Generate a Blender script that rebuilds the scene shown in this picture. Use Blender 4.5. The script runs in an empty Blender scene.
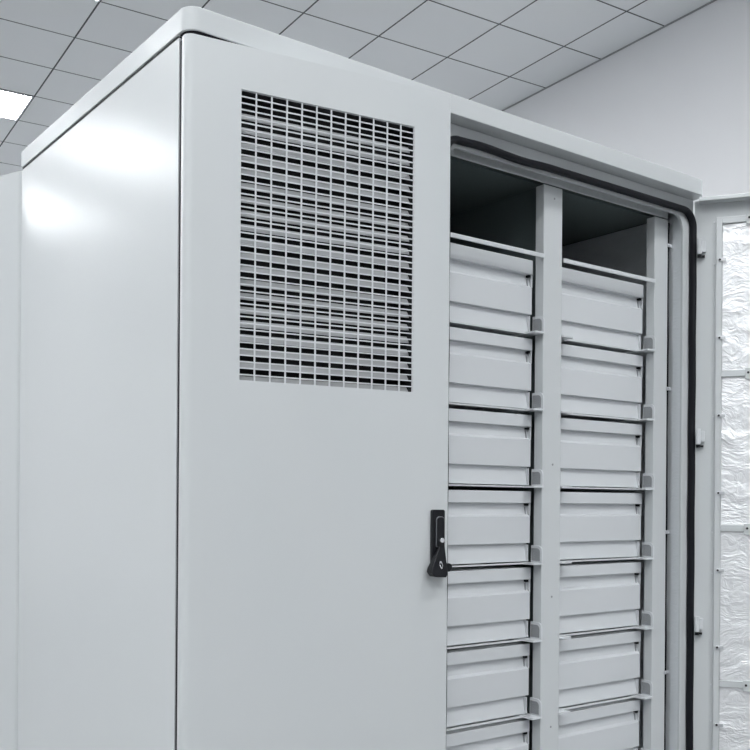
import bpy, bmesh, math, random
from mathutils import Vector, Matrix, noise
random.seed(7)
R = math.radians
S = bpy.context.scene
COL = S.collection

# ------------------------------------------------------------------ materials
def nt(name):
    m = bpy.data.materials.new(name); m.use_nodes = True
    n = m.node_tree.nodes; l = m.node_tree.links
    return m, n, l, n['Principled BSDF']

def paint(name, col, rough=.35, bump=.02, scale=900., spec=.5, coat=0., mott=.02):
    """powder coat: fine orange peel and a slight mottling of the tone"""
    m, n, l, b = nt(name)
    b.inputs['Roughness'].default_value = rough
    b.inputs['Specular IOR Level'].default_value = spec
    b.inputs['Coat Weight'].default_value = coat
    b.inputs['Coat Roughness'].default_value = .25
    tc = n.new('ShaderNodeTexCoord')
    nz = n.new('ShaderNodeTexNoise'); nz.inputs['Scale'].default_value = 3.; nz.inputs['Detail'].default_value = 4
    l.new(tc.outputs['Object'], nz.inputs['Vector'])
    mx = n.new('ShaderNodeMix'); mx.data_type = 'RGBA'
    mx.inputs[6].default_value = (*[c*(1-mott) for c in col], 1)
    mx.inputs[7].default_value = (*[min(1, c*(1+mott)) for c in col], 1)
    l.new(nz.outputs['Fac'], mx.inputs[0]); l.new(mx.outputs[2], b.inputs['Base Color'])
    if bump:
        n2 = n.new('ShaderNodeTexNoise'); n2.inputs['Scale'].default_value = scale; n2.inputs['Detail'].default_value = 1
        l.new(tc.outputs['Object'], n2.inputs['Vector'])
        bp = n.new('ShaderNodeBump'); bp.inputs['Strength'].default_value = bump; bp.inputs['Distance'].default_value = .002
        l.new(n2.outputs['Fac'], bp.inputs['Height']); l.new(bp.outputs['Normal'], b.inputs['Normal'])
    return m

def plain(name, col, rough=.5, metal=0., spec=.5):
    m, n, l, b = nt(name)
    b.inputs['Base Color'].default_value = (*col, 1); b.inputs['Roughness'].default_value = rough
    b.inputs['Metallic'].default_value = metal; b.inputs['Specular IOR Level'].default_value = spec
    tc = n.new('ShaderNodeTexCoord'); nz = n.new('ShaderNodeTexNoise'); nz.inputs['Scale'].default_value = 52
    l.new(tc.outputs['Object'], nz.inputs['Vector'])
    mr = n.new('ShaderNodeMapRange'); mr.inputs[3].default_value = max(0, rough-.05); mr.inputs[4].default_value = min(1, rough+.05)
    l.new(nz.outputs['Fac'], mr.inputs[0]); l.new(mr.outputs[0], b.inputs['Roughness'])
    return m

def foil(name, col, rough, strength, metal=.85, dist=.004):
    m, n, l, b = nt(name)
    b.inputs['Base Color'].default_value = (*col, 1); b.inputs['Metallic'].default_value = metal
    b.inputs['Roughness'].default_value = rough
    tc = n.new('ShaderNodeTexCoord')
    wz = n.new('ShaderNodeTexNoise'); wz.inputs['Scale'].default_value = 9; wz.inputs['Detail'].default_value = 3
    l.new(tc.outputs['Object'], wz.inputs['Vector'])
    ad = n.new('ShaderNodeMixRGB'); ad.blend_type = 'ADD'; ad.inputs[0].default_value = .12
    l.new(tc.outputs['Object'], ad.inputs[1]); l.new(wz.outputs['Color'], ad.inputs[2])
    mp = n.new('ShaderNodeMapping'); mp.inputs['Scale'].default_value = (1, 1, 2.6); mp.inputs['Rotation'].default_value = (0, R(14), 0)
    l.new(ad.outputs[0], mp.inputs['Vector'])
    vo = n.new('ShaderNodeTexNoise'); vo.noise_type = 'RIDGED_MULTIFRACTAL'; vo.inputs['Scale'].default_value = 10; vo.inputs['Detail'].default_value = 4
    l.new(mp.outputs[0], vo.inputs['Vector'])
    n2 = n.new('ShaderNodeTexNoise'); n2.inputs['Scale'].default_value = 60; n2.inputs['Detail'].default_value = 4
    l.new(mp.outputs[0], n2.inputs['Vector'])
    sm = n.new('ShaderNodeMath'); sm.operation = 'MULTIPLY_ADD'; sm.inputs[1].default_value = .5
    l.new(n2.outputs['Fac'], sm.inputs[0]); l.new(vo.outputs['Fac'], sm.inputs[2])
    bp = n.new('ShaderNodeBump'); bp.inputs['Strength'].default_value = strength; bp.inputs['Distance'].default_value = dist
    l.new(sm.outputs[0], bp.inputs['Height']); l.new(bp.outputs['Normal'], b.inputs['Normal'])
    return m

PAINT = paint('grey_powder_coat', (.625, .645, .652), .20, .05, 500, .16)
DOORP = paint('grey_powder_coat_door', (.625, .645, .652), .34, .04, 600, .4)
SHEET = paint('pale_sheet_steel', (.665, .682, .698), .32, .0)
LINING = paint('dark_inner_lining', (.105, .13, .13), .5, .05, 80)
BLACK = plain('black_rubber', (.006, .0065, .010), .5, spec=.25)
BLKPL = plain('black_plastic', (.006, .0065, .009), .35, spec=.3)
PAD = paint('grey_pad', (.29, .30, .31), .6, .5, 500)
ALU = paint('dull_aluminium', (.47, .48, .49), .4, .0)
SLOT = plain('slot_grey', (.30, .31, .32), .5)
DARK = plain('dark_hollow', (.015, .016, .018), .7)
CHROME = plain('chrome', (.85, .86, .88), .15, 1.)
ZINC = plain('zinc', (.72, .73, .75), .4, .7)
FOIL = foil('crinkled_foil', (.94, .945, .955), .34, .9, .38, .0055)
LINER = foil('foil_liner', (.74, .76, .78), .40, .4, .55)

# ------------------------------------------------------------------ mesh helpers
def box(bm, x0, x1, y0, y1, z0, z1):
    v = [bm.verts.new((x, y, z)) for z in (z0, z1) for y in (y0, y1) for x in (x0, x1)]
    for f in ((0, 2, 3, 1), (4, 5, 7, 6), (0, 1, 5, 4), (2, 6, 7, 3), (0, 4, 6, 2), (1, 3, 7, 5)):
        bm.faces.new([v[i] for i in f])

def prism(bm, pts, a0, a1, axis='z'):
    """closed outline pts extruded along one axis"""
    def P(p, a):
        return {'z': (p[0], p[1], a), 'x': (a, p[0], p[1]), 'y': (p[0], a, p[1])}[axis]
    lo = [bm.verts.new(P(p, a0)) for p in pts]; hi = [bm.verts.new(P(p, a1)) for p in pts]
    n = len(pts)
    for i in range(n):
        bm.faces.new((lo[i], lo[(i+1) % n], hi[(i+1) % n], hi[i]))
    bm.faces.new(lo[::-1]); bm.faces.new(hi)

def rrect(x0, x1, y0, y1, r, seg=8):
    """rounded rectangle; r = radii of (x0,y0),(x1,y0),(x1,y1),(x0,y1)"""
    if not isinstance(r, (tuple, list)): r = (r,)*4
    out = []
    for (cx, cy, sx, sy, a0, rr) in ((x0, y0, 1, 1, 180, r[0]), (x1, y0, -1, 1, 270, r[1]), (x1, y1, -1, -1, 0, r[2]), (x0, y1, 1, -1, 90, r[3])):
        if rr <= 1e-6: out.append((cx, cy)); continue
        for k in range(seg+1):
            a = R(a0 + 90*k/seg)
            out.append((cx+sx*rr+rr*math.cos(a), cy+sy*rr+rr*math.sin(a)))
    return out

def cyl(bm, c, axis, r, h, seg=20, r2=None):
    M = Vector((0, 0, 1)).rotation_difference(Vector(axis).normalized()).to_matrix().to_4x4()
    M = Matrix.Translation(Vector(c)) @ M
    bmesh.ops.create_cone(bm, cap_ends=True, segments=seg, radius1=r, radius2=r if r2 is None else r2, depth=h, matrix=M)

def obj(name, bm, mat, parent=None, bevel=0., label=None, seg=2, M=None, angle=35):
    bmesh.ops.recalc_face_normals(bm, faces=bm.faces)
    me = bpy.data.meshes.new(name); bm.to_mesh(me); bm.free()
    for p in me.polygons: p.use_smooth = True
    me.set_sharp_from_angle(angle=R(angle))
    me.materials.append(mat)
    o = bpy.data.objects.new(name, me); COL.objects.link(o)
    if parent: o.parent = parent
    if M is not None: o.matrix_local = M
    if bevel:
        b = o.modifiers.new('bevel', 'BEVEL'); b.width = bevel; b.segments = seg; b.limit_method = 'ANGLE'; b.angle_limit = R(40)
        b.harden_normals = True
    if label: o['label'] = label
    return o
BM = bmesh.new

# ------------------------------------------------------------------ camera
CAMZ = 1.4
cd = bpy.data.cameras.new('camera'); cam = bpy.data.objects.new('camera', cd); COL.objects.link(cam)
cd.sensor_width = 36; cd.lens = 978.13/750*36; cd.shift_y = (502.645-375)/750; cd.clip_start = .05
cam.matrix_world = Matrix.Translation((0, 0, CAMZ)) @ Matrix.Rotation(R(90), 4, 'X') @ Matrix.Rotation(R(.4175), 4, 'Z')
S.camera = cam

# ------------------------------------------------------------------ the room
RZ = Matrix.Rotation(R(32.266), 4, 'Z')
CEIL = CAMZ + 3.29485
A0, B0 = 1.8902, 6.4420           # a corner of the ceiling tile grid
AW, AL, BF, BB = 5.262, -9.5, -7.0, 13.64
def struct(name, bm, mat):
    o = obj(name, bm, mat); o.matrix_world = RZ; o['kind'] = 'structure'; return o

def tile_mat():
    m, n, l, b = nt('ceiling_tiles'); b.inputs['Roughness'].default_value = .6; b.inputs['Specular IOR Level'].default_value = .3
    tc = n.new('ShaderNodeTexCoord'); mp = n.new('ShaderNodeMapping')
    mp.inputs['Location'].default_value = (-(A0 % .6), -(B0 % .6), 0)
    l.new(tc.outputs['Object'], mp.inputs['Vector'])
    br = n.new('ShaderNodeTexBrick'); br.offset = 0; br.squash = 1
    for k, v in (('Scale', 1), ('Brick Width', .6), ('Row Height', .6), ('Mortar Size', .0065), ('Mortar Smooth', .1), ('Bias', 0)):
        br.inputs[k].default_value = v
    br.inputs['Color1'].default_value = (.86, .88, .89, 1); br.inputs['Color2'].default_value = (.88, .90, .91, 1)
    br.inputs['Mortar'].default_value = (.085, .09, .10, 1)
    l.new(mp.outputs[0], br.inputs['Vector']); l.new(br.outputs['Color'], b.inputs['Base Color'])
    bp = n.new('ShaderNodeBump'); bp.inputs['Strength'].default_value = .6; bp.inputs['Distance'].default_value = .006; bp.invert = True
    l.new(br.outputs['Fac'], bp.inputs['Height']); l.new(bp.outputs['Normal'], b.inputs['Normal'])
    return m

def wall_mat():
    m = paint('white_wall_paint', (.87, .87, .885), .75, .05, 160, .3, mott=.015); return m
def floor_mat():
    m = paint('grey_floor', (.14, .145, .148), .35, .03, 60, .5, mott=.08); return m
WM = wall_mat()
b = BM(); box(b, AL-.2, AW+.2, BF-.2, BB+.2, CEIL, CEIL+.15); struct('ceiling', b, tile_mat())
b = BM(); box(b, AL-.2, AW+.2, BF-.2, BB+.2, -.15, 0); struct('floor', b, floor_mat())
b = BM(); box(b, AW, AW+.2, BF, BB, 0, CEIL); struct('wall_right', b, WM)
b = BM(); box(b, AL-.2, AL, BF, BB, 0, CEIL); struct('wall_left', b, WM)
b = BM(); box(b, AL, AW, BB, BB+.2, 0, CEIL); struct('wall_back', b, WM)
b = BM(); box(b, AL, AW, BF-.2, BF, 0, CEIL); struct('wall_front', b, WM)

b = BM(); box(b, AW-.009, AW-.0005, BF, BB, CEIL-.009, CEIL-.0005); struct('trim_1', b, plain('grey_edge_trim', (.34, .345, .355), .5))

# recessed LED panels, one tile each
LED = bpy.data.materials.new('led_diffuser'); LED.use_nodes = True
n = LED.node_tree.nodes; n.remove(n['Principled BSDF'])
em = n.new('ShaderNodeEmission'); em.inputs['Color'].default_value = (.955, .982, 1, 1); em.inputs['Strength'].default_value = 52
LED.node_tree.links.new(em.outputs[0], n['Material Output'].inputs['Surface'])
FRM = plain('white_metal_trim', (.75, .76, .78), .4)
def ceiling_light(a, bb, label, group):
    e = bpy.data.objects.new('ceiling_light', None); COL.objects.link(e)
    e.matrix_world = RZ @ Matrix.Translation((a, bb, CEIL)); e.empty_display_size = .1
    e['label'] = label; e['category'] = 'ceiling light'; e['group'] = group
    m = BM(); h, w = .294, .014
    for s in (-1, 1):
        box(m, -h, h, s*h-(w if s > 0 else 0), s*h+(w if s < 0 else 0), -.008, -.0005)
        box(m, s*h-(w if s > 0 else 0), s*h+(w if s < 0 else 0), -h+w, h-w, -.008, -.0005)
    obj('frame', m, FRM, e)
    m = BM(); box(m, -h+w, h-w, -h+w, h-w, -.0055, -.001); obj('diffuser', m, LED, e)
G = 'square ceiling light panels'
for i in (0, -8, -4):  # last row is added out of view, for fill light without reflections
    for j in (3, -1, -5, -9, -13, -17, 7, 11):
        lab = 'square white ceiling light panel elsewhere in the tile grid'
        if i == 0 and j == 3: lab = 'bright square ceiling light panel farther of two, at the left behind the cabinet'
        if i == 0 and j == -1: lab = 'square ceiling light panel nearer of two, cut off by the photo top edge'
        ceiling_light(A0-.3+.6*i, B0+.3+.6*j, lab, G)

# ------------------------------------------------------------------ the cabinet
cab = bpy.data.objects.new('equipment_cabinet', None); COL.objects.link(cab)
cab.matrix_world = Matrix.Translation((-.27385, 1.4, 0)) @ Matrix.Rotation(R(90-52.9144), 4, 'Z')
cab['label'] = 'tall pale grey steel cabinet with vented left door ajar and drawers behind open right door'
cab['category'] = 'cabinet'
W, DP = 1.258, .762
ZB, ZT = 2.0797, 2.1138

b = BM(); prism(b, rrect(0, W, 0, DP, (.022, .03, .01, .01), 10), ZB, ZT)
obj('roof_panel', b, PAINT, cab, .0015)
b = BM(); box(b, .0015, .020, .0290, .757, .10, ZB-.0045); obj('side_panel', b, PAINT, cab, .0008)
b = BM(); box(b, .003, .0185, .035, .75, ZB-.0044, ZB-.0001); obj('roof_gap_shade', b, BLACK, cab, label='thin black strip for the shadow line under the roof')  # black strip painted in as the shadow line below the lid
b = BM(); prism(b, rrect(.0035, .44, .0025, .0295, (.020, 0, 0, 0), 8), ZB-.0018, ZB-.0001); obj('roof_gap_shade', b, BLACK, cab, label='thin black strip for the shadow line under the roof')  # shade as colour: black strip covers the lid underside above the left door
b = BM(); box(b, .0035, .0205, .0236, .0289, .11, 2.070); obj('door_gap_shade', b, BLACK, cab, label='black strip for the shade in the door gap')  # black strip paints the shade in the gap beside the left door
b = BM(); box(b, 1.236, 1.2535, .04, .757, .10, ZB-.002); obj('side_panel', b, PAINT, cab, .003)
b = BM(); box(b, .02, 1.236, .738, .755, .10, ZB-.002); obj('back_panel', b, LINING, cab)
b = BM(); box(b, .012, 1.246, .035, .75, .0, .10); obj('plinth', b, plain('dark_plinth', (.08, .085, .09), .5), cab, .003)
b = BM(); box(b, .02, 1.236, .05, .738, .10, .115); obj('floor_panel', b, PAINT, cab)
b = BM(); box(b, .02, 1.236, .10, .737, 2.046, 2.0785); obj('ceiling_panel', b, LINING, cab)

# front frame: the lip around both door openings
def ring(bm, o, i, r, y0, y1, seg=8):
    inn = rrect(*i, r, seg); k = seg+1
    corners = [(o[0], o[2]), (o[1], o[2]), (o[1], o[3]), (o[0], o[3])]
    out = []
    for c in corners: out += [c]*k
    n_ = len(inn)
    vi = [bm.verts.new((p[0], y0, p[1])) for p in inn]; vb = [bm.verts.new((p[0], y1, p[1])) for p in inn]
    vo = [bm.verts.new((c[0], y0, c[1])) for c in corners]; vob = [bm.verts.new((c[0], y1, c[1])) for c in corners]
    for q in range(n_):
        q2 = (q+1) % n_; c, c2 = q//k, q2//k
        bm.faces.new((vi[q], vi[q2], vo[c2], vo[c]) if c != c2 else (vi[q], vi[q2], vo[c]))
        bm.faces.new((vb[q], vb[q2], vi[q2], vi[q]))
        bm.faces.new((vb[q2], vb[q], vob[c], vob[c2]) if c != c2 else (vb[q2], vb[q], vob[c]))
    for c in range(4): bm.faces.new((vo[c], vo[(c+1) % 4], vob[(c+1) % 4], vob[c]))
b = BM()
ring(b, (.50, 1.2535, .10, ZB-.0005), (.5245, 1.2165, .15, 2.0385), .03, .034, .039)
ring(b, (.0215, .50, .10, ZB-.0005), (.06, .42, .15, 2.0385), .03, .034, .039)
obj('front_frame', b, PAINT, cab)

# rubber seal around the right opening, sagging a little along the top
b = BM()
path = rrect(.5165, 1.2425, .135, 2.049, (.036, .036, .036, .024), 10)
dense = []
for i, p in enumerate(path):
    q = path[(i+1) % len(path)]; d = math.dist(p, q); n_ = max(1, int(d/.012))
    for k in range(n_): dense.append((p[0]+(q[0]-p[0])*k/n_, p[1]+(q[1]-p[1])*k/n_))
def wob(x, z):
    if z > 2.04 and x < .82:
        u = (x-.56)/.26; return .0019*math.sin(u*2*math.pi*1.15+.6)*max(0, min(1, (x-.545)/.04))*max(0, 1-max(0, u-.6)/.4)
    return .0006*math.sin(z*31)
rings = []; n_ = len(dense)
for i, (x, z) in enumerate(dense):
    p0 = dense[i-1]; p1 = dense[(i+1) % n_]
    t = Vector((p1[0]-p0[0], 0, p1[1]-p0[1])).normalized(); nn = Vector((t.z, 0, -t.x))
    w = wob(x, z)
    c = Vector((x + (w if z < 2.04 else 0), .0265, z + (w if z > 2.04 else 0)))
    rings.append([b.verts.new(c + nn*(.0068*math.cos(a)) + Vector((0, .0088*math.sin(a), 0))) for a in [2*math.pi*k/10 for k in range(10)]])
for i in range(n_):
    r0, r1 = rings[i], rings[(i+1) % n_]
    for k in range(10): b.faces.new((r0[k], r0[(k+1) % 10], r1[(k+1) % 10], r1[k]))
obj('door_seal', b, BLACK, cab, label='black rubber door seal', angle=60)

# header rail and posts
b = BM(); box(b, .46, 1.213, .070, .0735, 2.0390, 2.077); obj('header_rail', b, PAINT, cab, .0015)
POSTS = ((.457, .510), (.8107, .865), (1.163, 1.2105))
for x0, x1 in POSTS:
    b = BM(); box(b, x0, x1, .0685, .0915, .115, 2.0362); p = obj('post', b, PAINT, cab, .002)
    if x0 > .6 and x0 < 1:
        for z in (2.012, 1.479, 1.214, .953):
            h = BM(); cyl(h, (x0+.030, .0684, z), (0, 1, 0), .0022, .0012, 12); obj('screw_hole', h, SLOT, p)
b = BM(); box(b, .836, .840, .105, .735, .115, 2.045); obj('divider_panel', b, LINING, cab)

# foil covered insulation on the right inner wall
def sheet(bm, P, nu, nv, amp, freq, seed):
    """crumpled sheet: P(u,v,off) with u,v in 0..1"""
    g = []
    for i in range(nu+1):
        row = []
        for j in range(nv+1):
            u, v = i/nu, j/nv; q = P(u, v, 0)
            w = Vector(q)*freq + Vector((seed, 0, seed*2))
            w.z *= 1.7
            f = 1-abs(noise.noise(w))*2; f += .5*(1-abs(noise.noise(w*2.3))*2)
            e = min(1, 8*min(u, 1-u)+.25, 8*min(v, 1-v)+.25)
            row.append(bm.verts.new(P(u, v, amp*f*e)))
        g.append(row)
    for i in range(nu):
        for j in range(nv): bm.faces.new((g[i][j], g[i+1][j], g[i+1][j+1], g[i][j+1]))
b = BM(); sheet(b, lambda u, v, o: (1.2195-o, .0395+u*.6975, .13+v*1.914), 90, 120, .0012, 9, 3.3)
liner = obj('foil_lining', b, LINER, cab, label='crumpled silver foil lining', angle=180)
b = BM(); n_ = 60; pv = None
for k in range(n_+1):
    z = .12+(2.03-.12)*k/n_; x = 1.2125+.0007*math.sin(z*19)+.0004*math.sin(z*47)
    cur = [b.verts.new((x+dx, y, z)) for dx, y in ((-.0012, .0675), (.0010, .0675), (.0010, .0705), (-.0012, .0705))]
    if pv:
        for q in range(4): b.faces.new((pv[q], pv[(q+1) % 4], cur[(q+1) % 4], cur[q]))
    pv = cur
obj('edge_strip', b, BLACK, cab, label='thin wavy black edge strip')
for z in (1.9786, 1.659, 1.339, 1.026):
    b = BM(); box(b, 1.204, 1.2190, .0650, .0670, z-.004, z+.004); box(b, 1.2085, 1.2125, .0627, .0650, z-.002, z+.002)
    obj('clip', b, ZINC, cab, .0008)

# drawers: folded sheet fronts on thin shelf rails
PT = .1525
PROF = ((.035, .0925), (.19, .0925), (.193, .1045), (.335, .1005), (.365, .0945), (.715, .0945), (.717, .1040), (.955, .0975))
def make_drawer(x0, x1, zt, t0=.035):
    z = lambda t: zt - t*PT
    b = BM()
    pts = [(PROF[0][1], z(t0))] + [(y, z(t)) for t, y in PROF[1:]] + [(.52, z(.955)), (.52, z(t0))]
    prism(b, pts, x0, x1, 'x')
    d = obj('drawer', b, SHEET, cab, .0008, seg=1)
    h = BM(); box(h, x1-.0088, x1-.0034, .0958, .1040, z(.226), z(.196)); obj('notch_hole', h, BLKPL, d, label='small dark hole, drawn as a black box')  # black box stands in for the dark inside a small hole
    h = BM(); box(h, x1-.0022, x1, .0942, .108, z(.36), z(.192)); obj('side_edge', h, SHEET, d)
    h = BM(); box(h, x1-.0092, x1-.0060, .1000, .1035, z(.345), z(.236)); obj('slot', h, SLOT, d)
    for s in (x0+.006, x1-.008):                               # turned up end flanges of the lower fold
        h = BM(); box(h, s, s+.0018, .0935, .110, z(.945), z(.735)); obj('end_flange', h, SHEET, d)
    return d
def make_rail(x0, x1, p0, p1, zt):
    zb = zt - PT*.985; z1 = zb + .0028
    b = BM()
    box(b, x0+.02, x1-.02, .0895, .0955, zb, z1)
    for (a, c) in ((p0-.002 if p0 < x0 else x0, x0+.024), (x1-.024, p1)):
        prism(b, rrect(a, c, .0625, .30, (.004, .004, 0, 0), 4), zb-.0004, z1+.0004)
    r = obj('shelf_rail', b, SHEET, cab)
    xa = p1-.0036; h = BM(); prism(h, rrect(.064, .094, z1+.0004, z1+.034, (0, 0, 0, .012), 8), xa, xa+.003, 'x')
    obj('bracket', h, SHEET, r)
    h = BM(); prism(h, rrect(.0692, .092, z1+.0034, z1+.0285, (0, 0, 0, .008), 8), xa-.0006, xa, 'x')
    obj('pad', h, PAD, r, label='darker grey textured pad')
    return r
ZTOP = 1.8878
NLEV = 8
COLS = ((.517, .8058, .510, .8107), (.8715, 1.1560, .865, 1.163))
# one of each kind is built per column, the rest are copies with their parts
def copy_tree(o, parent, dz):
    c = o.copy(); COL.objects.link(c); c.parent = parent; c.location.z = o.location.z + dz
    for ch in list(o.children):
        k = ch.copy(); COL.objects.link(k); k.parent = c
    return c
for x0, x1, p0, p1 in COLS:
    make_drawer(x0, x1, ZTOP, .004); r = make_rail(x0, x1, p0, p1, ZTOP)
    d = make_drawer(x0, x1, ZTOP-PT)
    for k in range(1, NLEV):
        if k == 1:
            copy_tree(r, cab, -PT); continue
        copy_tree(d, cab, -PT*(k-1)).location.x += random.uniform(-.0012, .0012)
        copy_tree(r, cab, -PT*k)
    b = BM(); box(b, p0+.0005, p1-.0005, .0645, .0680, ZTOP, ZTOP+.0085); box(b, p0+.0005, p1-.0005, .30, .34, ZTOP, ZTOP+.0085)
    obj('top_shelf_bar', b, SHEET, cab, .001)

# ---------------- left door with vent, ajar
A = R(-8.75)
LD = Matrix.Translation((.0098, 0, 0)) @ Matrix.Rotation(A, 4, 'Z')
X0, X1, TH = -.0108, .4405, .0190
HX0, HX1, HZ0, HZ1 = .0732, .3702, 1.5785, 2.0080
DZ0, DZ1 = .105, 2.0725
b = BM()
sec = [(X0, TH)]
for k in range(9):
    a = R(180+90*k/8); sec.append((X0+.0125+.0125*math.cos(a), .0125+.0125*math.sin(a)))
sec += [(HX0, 0), (HX1, 0)]
for k in range(5):
    a = R(270+90*k/4); sec.append((X1-.004+.004*math.cos(a), .004+.004*math.sin(a)))
sec.append((X1, TH))
iL, iR = 10, 11
zs = [DZ0, HZ0, HZ1, DZ1]
g = [[b.verts.new((x, y, z)) for (x, y) in sec] for z in zs]
for lv in range(3):
    for i in range(len(sec)-1):
        if lv == 1 and i == iL: continue
        b.faces.new((g[lv][i], g[lv][i+1], g[lv+1][i+1], g[lv+1][i]))
b.faces.new(g[0][::-1]); b.faces.new(g[3])
# returned edges of the vent opening and the back sheet
hv = [b.verts.new((x, TH, z)) for x, z in ((HX0, HZ0), (HX1, HZ0), (HX1, HZ1), (HX0, HZ1))]
fv = [g[1][iL], g[1][iR], g[2][iR], g[2][iL]]
for k in range(4): b.faces.new((fv[k], fv[(k+1) % 4], hv[(k+1) % 4], hv[k]))
bl = [b.verts.new((x, TH, z)) for z in zs for x in (X0, HX0, HX1, X1)]
for lv in range(3):
    for i in range(3):
        if lv == 1 and i == 1: continue
        q = lv*4+i; b.faces.new((bl[q], bl[q+4], bl[q+5], bl[q+1]))
bmesh.ops.remove_doubles(b, verts=b.verts, dist=1e-5)
ld = obj('door', b, DOORP, cab, 0, 'narrow left door with a vent, slightly ajar', M=LD)

# wire grille
b = BM(); NCOL, NROW = 12, 45
for k in range(NCOL+1):
    x = HX0 + (HX1-HX0)*k/NCOL; w = .00115
    box(b, max(HX0+.0001, x-w), min(HX1-.0001, x+w), .0012, .0028, HZ0+.0002, HZ1-.0002)
for k in range(NROW+1):
    z = HZ0 + (HZ1-HZ0)*k/NROW; w = .0009
    box(b, HX0+.0002, HX1-.0002, .0020, .0038, max(HZ0+.0001, z-w), min(HZ1-.0001, z+w))
obj('vent_grille', b, SHEET, ld, label='fine rectangular wire mesh')
# louvre blades behind the wires
b = BM(); NL = 20; pl = .0206
for k in range(NL):
    z0 = HZ0 - .002 + pl*k
    pts = [(.0115, z0+.0008), (.0130, z0+.0008), (.0142, z0+.0042), (.0195, z0+.0110), (.0265, z0+.0118), (.0265, z0+.0130), (.0185, z0+.0122), (.0125, z0+.0045)]
    prism(b, pts, HX0+.0016, HX1-.0016, 'x')
obj('louvre', b, ALU, ld, label='slanted horizontal vent blades')
b = BM()
box(b, HX0+.0003, HX1-.0003, .048, .050, HZ0+.0003, HZ1-.0003)
for (xa, xb, za, zb_) in ((HX0+.0003, HX0+.0015, HZ0+.0003, HZ1-.0003), (HX1-.0015, HX1-.0003, HZ0+.0003, HZ1-.0003), (HX0+.0015, HX1-.0015, HZ0+.0003, HZ0+.0012), (HX0+.0015, HX1-.0015, HZ1-.0012, HZ1-.0003)):
    box(b, xa, xb, .0045, .048, za, zb_)
obj('vent_shade_box', b, DARK, ld, label='black box for the dark of the vent cavity')  # cavity shade put into colour: black box darkens gaps and opening edges

# black swing handle with key cylinder
b = BM(); prism(b, rrect(.4052, .4290, 1.2900, 1.3893, .003, 4), -.0075, .0005, 'y'); obj('lock_plate', b, BLKPL, ld, .001, 'black lock plate')
b = BM(); prism(b, rrect(.4120, .4262, 1.3290, 1.3775, (.002, .002, .006, .006), 6), -.0115, -.0076, 'y'); obj('lock_bezel', b, BLKPL, ld, .0015, 'raised black lock bezel')
b = BM(); prism(b, rrect(.4112, .4268, 1.3280, 1.3784, (.002, .002, .0066, .0066), 6), -.0098, -.0074, 'y'); obj('bezel_highlight', b, plain('grey_edge_highlight', (.16, .165, .18), .3), ld, .0003, 'thin grey edge highlight around the bezel')  # grey backing paints the light edge highlight of the bezel
b = BM(); cyl(b, (.4180, -.0145, 1.3395), (0, 1, 0), .0042, .006, 24); obj('key_cylinder', b, CHROME, ld, .0008, 'chrome key cylinder')
b = BM()
lev = [(.4175, 1.3330), (.4265, 1.3330), (.4240, 1.2860), (.4200, 1.2800), (.3990, 1.2810), (.3935, 1.2885), (.3950, 1.2950)]
lo = [b.verts.new((x, -.0080, z)) for x, z in lev]
hi = [b.verts.new((x, -.0110-.016*max(0, (1.333-z)/.05), z)) for x, z in lev]
for k in range(len(lev)):
    q = (k+1) % len(lev); b.faces.new((lo[k], lo[q], hi[q], hi[k]))
b.faces.new(lo[::-1]); b.faces.new(hi)
obj('handle', b, BLKPL, ld, .002, 'black swing lever')
b = BM(); cyl(b, (.4290, -.015, 1.2955), (.25, 1, 0), .0072, .012, 20); obj('handle_knob', b, BLKPL, ld, .002, 'round black knob')
b = BM()
for k in range(20):                                             # slim bright ring of the keyhole
    a0, a1 = 2*math.pi*k/20, 2*math.pi*(k+1)/20
    P = lambda a, s, y: ((.4125)+.0028*s*math.cos(a), y, 1.3000+.0062*s*math.sin(a))
    yy = lambda a: -.0110-.016*((1.333-(1.3000+.0062*math.sin(a)))/.05)-.0012
    v = [b.verts.new(P(a0, 1, yy(a0))), b.verts.new(P(a1, 1, yy(a1))), b.verts.new(P(a1, .62, yy(a1))), b.verts.new(P(a0, .62, yy(a0)))]
    v2 = [b.verts.new(u.co+Vector((0, .0018, 0))) for u in v]
    b.faces.new(v); b.faces.new(v2[::-1])
    for q in range(4): b.faces.new((v[q], v2[q], v2[(q+1) % 4], v[(q+1) % 4]))
bmesh.ops.remove_doubles(b, verts=b.verts, dist=1e-6)
obj('keyhole', b, CHROME, ld, label='bright keyhole ring')

# ---------------- right door, swung wide open, foil side showing
RD = Matrix.Translation((1.25, 0, 0)) @ Matrix.Rotation(R(-56.8), 4, 'Z')    # x along the door, -y towards the viewer
DW, Z0, Z1 = .70, .11, 2.0725
b = BM()
box(b, -.023, DW, .006, .020, Z0, Z1)                           # sheet
box(b, -.013, DW, -.022, .006, Z1-.0085, Z1)                    # rims
box(b, -.013, DW, -.022, .006, Z0, Z0+.006)
box(b, DW-.006, DW, -.022, .006, Z0+.006, Z1-.0085)
rd = obj('door', b, PAINT, cab, .0012, 'wide open right door lined with foil', M=RD)
FX0, FX1, FZ1, FZ0 = .0225, .62, 2.0310, .16
BARS = [2.0310-.0075, 1.688, 1.350, 1.010, .672, .334, FZ0+.0075]
b = BM(); FR = (-.002, .0058)
box(b, FX0, FX0+.0125, *FR, FZ0, FZ1); box(b, FX1-.0125, FX1, *FR, FZ0, FZ1)
for z in BARS: box(b, FX0+.0125, FX1-.0125, *FR, z-.0072, z+.0072)
obj('insulation_frame', b, PAINT, rd, .0012)
for k in range(3):
    zt, zb_ = BARS[k]-.0078, BARS[k+1]+.0078
    b = BM()
    sheet(b, lambda u, v, o: (FX0+.0135+u*(FX1-FX0-.027), .0035-o, zb_+v*(zt-zb_)), 90, 56, .0016, 15, 7.7*k+1)
    obj('foil_panel', b, FOIL, rd, label='crinkled silver foil panel', angle=180)
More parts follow.
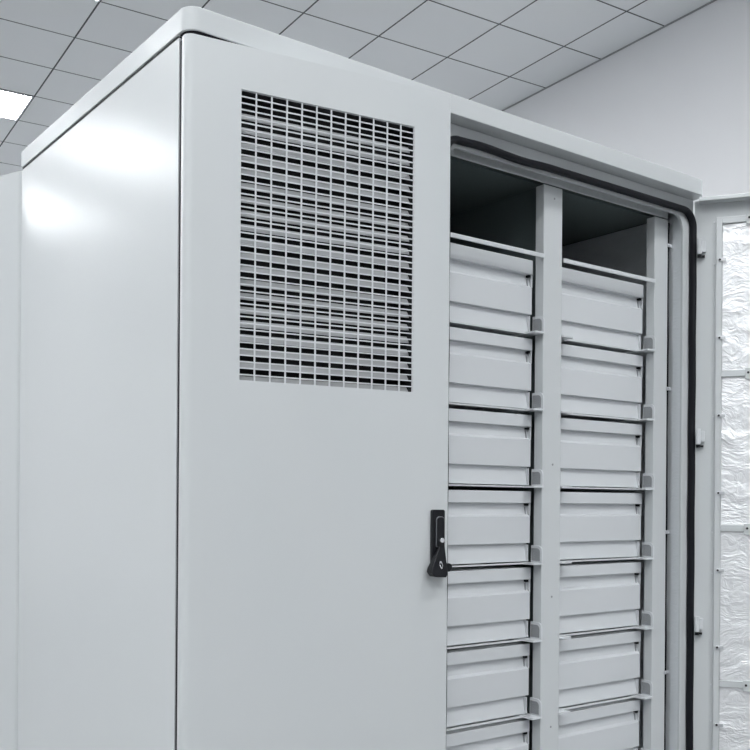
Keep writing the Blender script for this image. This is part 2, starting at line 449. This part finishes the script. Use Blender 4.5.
zt, zb_ = BARS[3]-.0078, BARS[4]+.0078
b = BM(); sheet(b, lambda u, v, o: (FX0+.0135+u*(FX1-FX0-.027), .0035-o, zb_+v*(zt-zb_)), 90, 56, .0017, 15, 40.)
obj('foil_panel', b, FOIL, rd, label='crinkled silver foil panel', angle=180)
for z in (1.937, 1.766, 1.596, 1.4266, 1.2575, 1.089, .9194):
    b = BM(); box(b, FX0+.0055, FX0+.0215, -.0045, -.0022, z-.0035, z+.0035); c = obj('clip', b, ZINC, rd, .0006)
    h = BM(); cyl(h, (FX0+.0080, -.0055, z), (0, 1, 0), .0024, .002, 10); obj('screw', h, DARK, c)
for z in (2.024, 1.688, 1.350, 1.010):
    b = BM(); box(b, .084, .108, -.0050, -.0022, z-.014, z+.010); c = obj('clip', b, PAINT, rd, .0008)
    h = BM(); cyl(h, (.090, -.006, z), (0, 1, 0), .0026, .002, 10); obj('screw', h, DARK, c)
for z in (2.0225, 1.930, 1.595, 1.34, 1.25, 1.005, .925):
    b = BM(); cyl(b, (.0185, .0045, z), (0, 1, 0), .0017, .003, 10); obj('rivet', b, ZINC, rd)
for z in (1.967, 1.549, 1.1365):
    b = BM()
    cyl(b, (-.012, -.006, z+.0015), (0, 0, 1), .0052, .034, 16)
    box(b, -.012, .001, -.003, .007, z-.010, z+.014)
    h = obj('hinge', b, SHEET, rd, .0006)
    c = BM(); cyl(c, (-.012, -.006, z-.0195), (0, 0, 1), .0046, .0065, 16); box(c, -.012, -.001, -.004, .006, z-.0215, z-.0175)
    obj('hinge_bush', c, BLKPL, h, label='black hinge bush')

# ---------------- rear door, swung out past the left side
BD = Matrix.Translation((.0035, .764, 0)) @ Matrix.Rotation(R(109.7), 4, 'Z')
b = BM(); prism(b, rrect(.002, .60, -.028, 0, (.006, .006, .012, .012), 8), .105, 2.0785)
obj('door', b, PAINT, cab, 0, 'rear door standing open behind the left side', M=BD)

# ------------------------------------------------------------------ output
w = bpy.data.worlds.new('world'); S.world = w; w.use_nodes = True
w.node_tree.nodes['Background'].inputs[0].default_value = (.05, .05, .05, 1)
S.view_settings.view_transform = 'Standard'; S.view_settings.look = 'None'
S.view_settings.exposure = 0.0; S.view_settings.gamma = 1; S.view_settings.use_curve_mapping = False
S.cycles.max_bounces = 12; S.cycles.diffuse_bounces = 8
S.cycles.use_denoising = True
